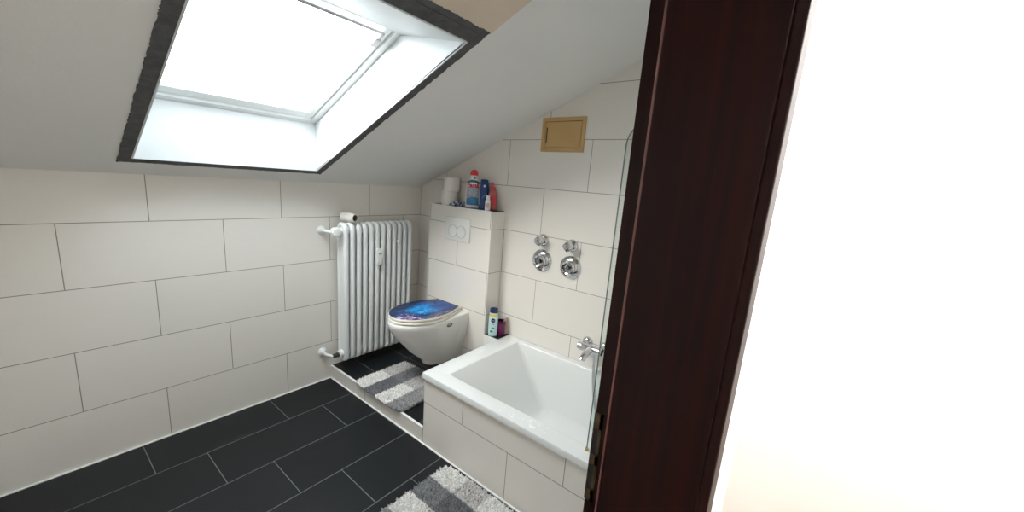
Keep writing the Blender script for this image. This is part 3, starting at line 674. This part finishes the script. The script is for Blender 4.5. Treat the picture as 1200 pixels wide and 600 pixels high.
me.materials.append(cm); cpk = bpy.data.objects.new('crumpled_packet', me); COL.objects.link(cpk); me.shade_smooth(); cpk.location = (-.098,-.545,ZS+.010)
tag(cpk, 'crumpled white and navy plastic packet between the rolls and the detergent', 'packet')

# ------------------------------------------------------------------ things on the low ledge
ZL = .441
t = thing('shower_gel_bottle', (-.104,-.957,ZL), 'pale mint shower gel bottle with navy cap on the low ledge', 'bottle', rotz=FR)
B = Bottle([(.026,0),(.030,.003),(.0315,.012),(.0325,.06),(.0325,.11),(.0305,.150),(.0285,.166),(.027,.170)], .6, 1.)
bd = B.body().build('body', M_['p_mint'], t)
B.patch(.145,.162,-1.1,1.1,.0007).build('label_band', M_['p_yellow'], bd)
B.disc(0,.118,.0155).build('emblem', M_['p_navy'], bd)
B.text('NIVEA', .0088, .118, 0, .0022).build('lettering', M_['p_white'], bd, smooth=False)
B.disc(.1,.062,.010,ry=.006).build('label_leaf', M_['p_green'], bd); B.disc(-.25,.038,.012,ry=.007).build('label_leaf', M_['p_green'], bd); B.disc(0,.092,.014,ry=.002).build('label_line', M_['p_cyan'], bd)
MB().lathe([(.0282,.1695),(.029,.171),(.028,.195),(.0255,.203),(.018,.206),(0,.2065)], 36, sx=.6).build('cap', M_['p_navy'], t)
t = thing('purple_cup', (-.052,-.984,ZL), 'dark purple plastic cup behind the shower gel bottle', 'cup')
MB().lathe([(.026,0),(.0275,.002),(.0335,.095),(.0318,.095),(.026,.006),(0,.005)], 32).build('body', M_['p_purple'], t)
MB().lathe([(.0342,.088),(.0352,.090),(.0356,.104),(.0342,.106),(.0318,.104),(.0318,.090)], 32).build('rim', M_['p_purple2'], t)
t = thing('net_sponge', (-.022,-1.007,ZL), 'pale pink bath net hanging beside the purple cup', 'bath sponge')
rn = random.Random(5); nb = MB()
for k in range(9):
    a = rn.uniform(0, 6.28); pts = []
    for i in range(9):
        z = .008+.115*i/8; pts.append((.012*math.cos(a+i*.9+k)+rn.uniform(-.004,.004)-.002, .010*math.sin(a+i*1.1)+rn.uniform(-.003,.003), z+rn.uniform(-.003,.003)))
    nb.tube(smooth_path(pts,3), .0024, 6)
nb.build('net', M_['p_pink'], t)
MB().tube(smooth_path([(-.004,-.002,.115),(-.012,-.008,.134),(-.006,-.006,.15),(.002,.0,.136),(0,.002,.115)]), .0016, 6).build('loop', M_['p_white'], t)

# ------------------------------------------------------------------ shaggy mats
def stripe_mat(name, axis, u0, cols_a, cols_b, wdt, cross, v_axis, period, voff):
    m = bpy.data.materials.new(name); m.use_nodes = True; nt = m.node_tree; L = nt.links.new; b = nt.nodes['Principled BSDF']
    b.inputs['Roughness'].default_value = .95; b.inputs['Specular IOR Level'].default_value = .15; b.inputs['Sheen Weight'].default_value = .15
    tc = nt.nodes.new('ShaderNodeTexCoord'); sp = nt.nodes.new('ShaderNodeSeparateXYZ'); L(tc.outputs['Object'], sp.inputs[0])
    def M(op, a, bb):
        n = nt.nodes.new('ShaderNodeMath'); n.operation = op
        for i, x in enumerate((a, bb)):
            if isinstance(x, (int, float)): n.inputs[i].default_value = x
            else: L(x, n.inputs[i])
        return n.outputs[0]
    u = M('DIVIDE', M('SUBTRACT', sp.outputs[axis], u0), wdt*len(cols_a))
    def rmp(cols):
        r = nt.nodes.new('ShaderNodeValToRGB'); r.color_ramp.interpolation = 'CONSTANT'; e = r.color_ramp.elements
        while len(e) < len(cols): e.new(.5)
        for i, c in enumerate(cols): e[i].position = i/len(cols); e[i].color = (*c, 1)
        L(u, r.inputs[0]); return r.outputs[0]
    A, Bc = rmp(cols_a), rmp(cols_b)
    f = M('GREATER_THAN', M('FRACT', M('DIVIDE', M('SUBTRACT', sp.outputs[v_axis], voff), period), 0), .5)
    mx = nt.nodes.new('ShaderNodeMix'); mx.data_type = 'RGBA'; L(f, mx.inputs[0]); L(A, mx.inputs[6]); L(Bc, mx.inputs[7])
    ge = nt.nodes.new('ShaderNodeNewGeometry'); tint = M('ADD', M('MULTIPLY', ge.outputs['Random Per Island'], .5), .72)
    m2_ = nt.nodes.new('ShaderNodeMix'); m2_.data_type = 'RGBA'; m2_.blend_type = 'MULTIPLY'; m2_.inputs[0].default_value = 1; L(mx.outputs[2], m2_.inputs[6]); L(tint, m2_.inputs[7]); L(m2_.outputs[2], b.inputs['Base Color'])
    return m
def rr2(hx, hy, r, k=8):
    pts = []
    for cx, cy, a0 in ((hx-r,hy-r,0),(-hx+r,hy-r,PI/2),(-hx+r,-hy+r,PI),(hx-r,-hy+r,1.5*PI)):
        for i in range(k+1): a = a0+PI/2*i/k; pts.append((cx+r*math.cos(a), cy+r*math.sin(a)))
    return pts
def mat_rug(name, loc_, hx, hy, r, m, label, count, lean, seed, group, droop=0):
    t = thing(name, loc_, label, 'bath mat', group=group)
    base = MB().loft([[(x,y,z) for x,y in rr2(hx*k,hy*k,r)] for z,k in ((.0005,.995),(.004,1),(.007,.985))])
    base.build('backing', M_['p_grey2'], t)
    rn = random.Random(seed); pl = MB(); vs = []; fs = []
    def inside(x, y):
        dx = max(abs(x)-(hx-r),0); dy = max(abs(y)-(hy-r),0); return dx*dx+dy*dy < (r-.003)**2
    c = 0
    while c < count:
        x, y = rn.uniform(-hx,hx), rn.uniform(-hy,hy)
        if not inside(x, y): continue
        c += 1
        # twisted tuft: a bent four-sided spike
        hgt = rn.uniform(.008,.022); w_ = rn.uniform(.0032,.0055); a = rn.uniform(0,6.28); tl_ = rn.uniform(0,.014); dx, dy = math.cos(a)*tl_+lean[0], math.sin(a)*tl_+lean[1]
        n0 = len(vs); a2 = rn.uniform(0,6.28)
        for z, ww, k in ((.005,1,0),(.005+hgt*.6,.95,.45)):
            for j in range(4):
                aa = a2+j*PI/2+z*60; vs.append((x+dx*k+ww*w_*math.cos(aa), y+dy*k+ww*w_*math.sin(aa), z))
        vs.append((x+dx, y+dy, .005+hgt))
        for j in range(4):
            fs.append((n0+j,n0+(j+1)%4,n0+4+(j+1)%4,n0+4+j)); fs.append((n0+4+j,n0+4+(j+1)%4,n0+8))
    me = bpy.data.meshes.new('pile'); me.from_pydata(vs, [], fs); me.update(); me.shade_smooth()
    o = bpy.data.objects.new('pile', me); COL.objects.link(o); me.materials.append(m); o.parent = t
    return t
M_['p_grey2'] = mat('mat_backing', (.23,.23,.24), .9)
lt, lt2, dk, dk2, md, md2 = (.78,.76,.73), (.56,.53,.52), (.24,.24,.25), (.17,.17,.18), (.36,.35,.355), (.32,.315,.32)
# mat on the platform: stripes run along X
m1 = stripe_mat('mat_stripes_small', 1, -.25, [md,lt2,dk,lt2], [md2,lt,dk2,lt], .125, None, 0, .44, -.0)
mat_rug('bath_mat', (-.577,-.588,.097), .213, .25, .05, m1, 'small grey striped shaggy mat on the raised step by the toilet', 11000, (-.001,-.001), 2, 'grey striped shaggy bath mats')
m2 = stripe_mat('mat_stripes_large', 0, -.25, [md2,lt,dk,lt], [md,lt2,dk2,lt2], .125, None, 1, .30, .25)
mat_rug('bath_mat', (-1.045,-1.683,.0), .248, .41, .045, m2, 'large grey striped shaggy mat on the dark floor before the bathtub', 20000, (-.001,.002), 4, 'grey striped shaggy bath mats')

# ------------------------------------------------------------------ light
SKY_BASE, SKY_GLOW = 11., 22.
W = bpy.data.worlds.new('sky'); S.world = W; W.use_nodes = True
nt = W.node_tree; L = nt.links.new; bg = nt.nodes['Background']      # overcast sky, brighter where the sun stands behind the cloud
tc = nt.nodes.new('ShaderNodeTexCoord'); dt = nt.nodes.new('ShaderNodeVectorMath'); dt.operation = 'DOT_PRODUCT'
dt.inputs[1].default_value = Vector((-.85,.22,.42)).normalized(); L(tc.outputs['Generated'], dt.inputs[0])
mx0 = nt.nodes.new('ShaderNodeMath'); mx0.operation = 'MAXIMUM'; mx0.inputs[1].default_value = 0; L(dt.outputs['Value'], mx0.inputs[0])
pw = nt.nodes.new('ShaderNodeMath'); pw.operation = 'POWER'; pw.inputs[1].default_value = 3; L(mx0.outputs[0], pw.inputs[0])
ma = nt.nodes.new('ShaderNodeMath'); ma.operation = 'MULTIPLY_ADD'; ma.inputs[1].default_value = SKY_GLOW; ma.inputs[2].default_value = SKY_BASE; L(pw.outputs[0], ma.inputs[0])
cx = nt.nodes.new('ShaderNodeMix'); cx.data_type = 'RGBA'; cx.inputs[6].default_value = (.86,.95,1,1); cx.inputs[7].default_value = (1,.975,.93,1); L(pw.outputs[0], cx.inputs[0])
L(cx.outputs[2], bg.inputs[0]); L(ma.outputs[0], bg.inputs[1])
pl_ = bpy.data.lights.new('hall_fill_light', 'POINT'); pl_.energy = 48; pl_.shadow_soft_size = .10; pl_.color = (1,.985,.96)  # added fill light: whitens the hall, bounces off the left wall into the room
po = bpy.data.objects.new('hall_fill_light', pl_); COL.objects.link(po); po.location = (LX,LY,HZ-.22)

# daylight portal: only tells the renderer that the sky comes in through the roof window
pa = bpy.data.lights.new('window_portal', 'AREA'); pa.shape = 'RECTANGLE'; pa.size = abs(WX1-WX0)-.04; pa.size_y = ST-SB-.02; pa.cycles.is_portal = True
pb = bpy.data.objects.new('window_portal', pa); COL.objects.link(pb); pb.matrix_world = Matrix.Translation(P((WX0+WX1)/2,(ST+SB)/2,D1+.11)) @ Matrix.Rotation(-TH,4,'X')

# ------------------------------------------------------------------ camera (solved from the tile joints)
cam = bpy.data.cameras.new('camera'); cam.sensor_fit = 'HORIZONTAL'; cam.sensor_width = 36; cam.lens = 445.79/1200*36; cam.clip_start = .01
co = bpy.data.objects.new('camera', cam); COL.objects.link(co); S.camera = co
r_ = Vector((.60923516,-.78923181,.07710820)); u_ = Vector((.10568353,.17717932,.97848785)); f_ = Vector((.78591571,.58798014,-.19135268))
m4 = Matrix(((r_.x,u_.x,-f_.x,0),(r_.y,u_.y,-f_.y,0),(r_.z,u_.z,-f_.z,0),(0,0,0,1)))
co.matrix_world = Matrix.Translation((-2.06468,-2.54080,1.51147)) @ m4

S.view_settings.view_transform = 'Standard'; S.view_settings.look = 'None'; S.view_settings.gamma = 1; S.view_settings.use_curve_mapping = False
S.view_settings.exposure = 0.40
S.cycles.use_denoising = True; S.cycles.denoising_input_passes = 'RGB_ALBEDO_NORMAL'; S.cycles.denoising_prefilter = 'ACCURATE'; S.cycles.max_bounces = 14; S.cycles.diffuse_bounces = 8; S.cycles.transparent_max_bounces = 16; S.cycles.sample_clamp_indirect = 6
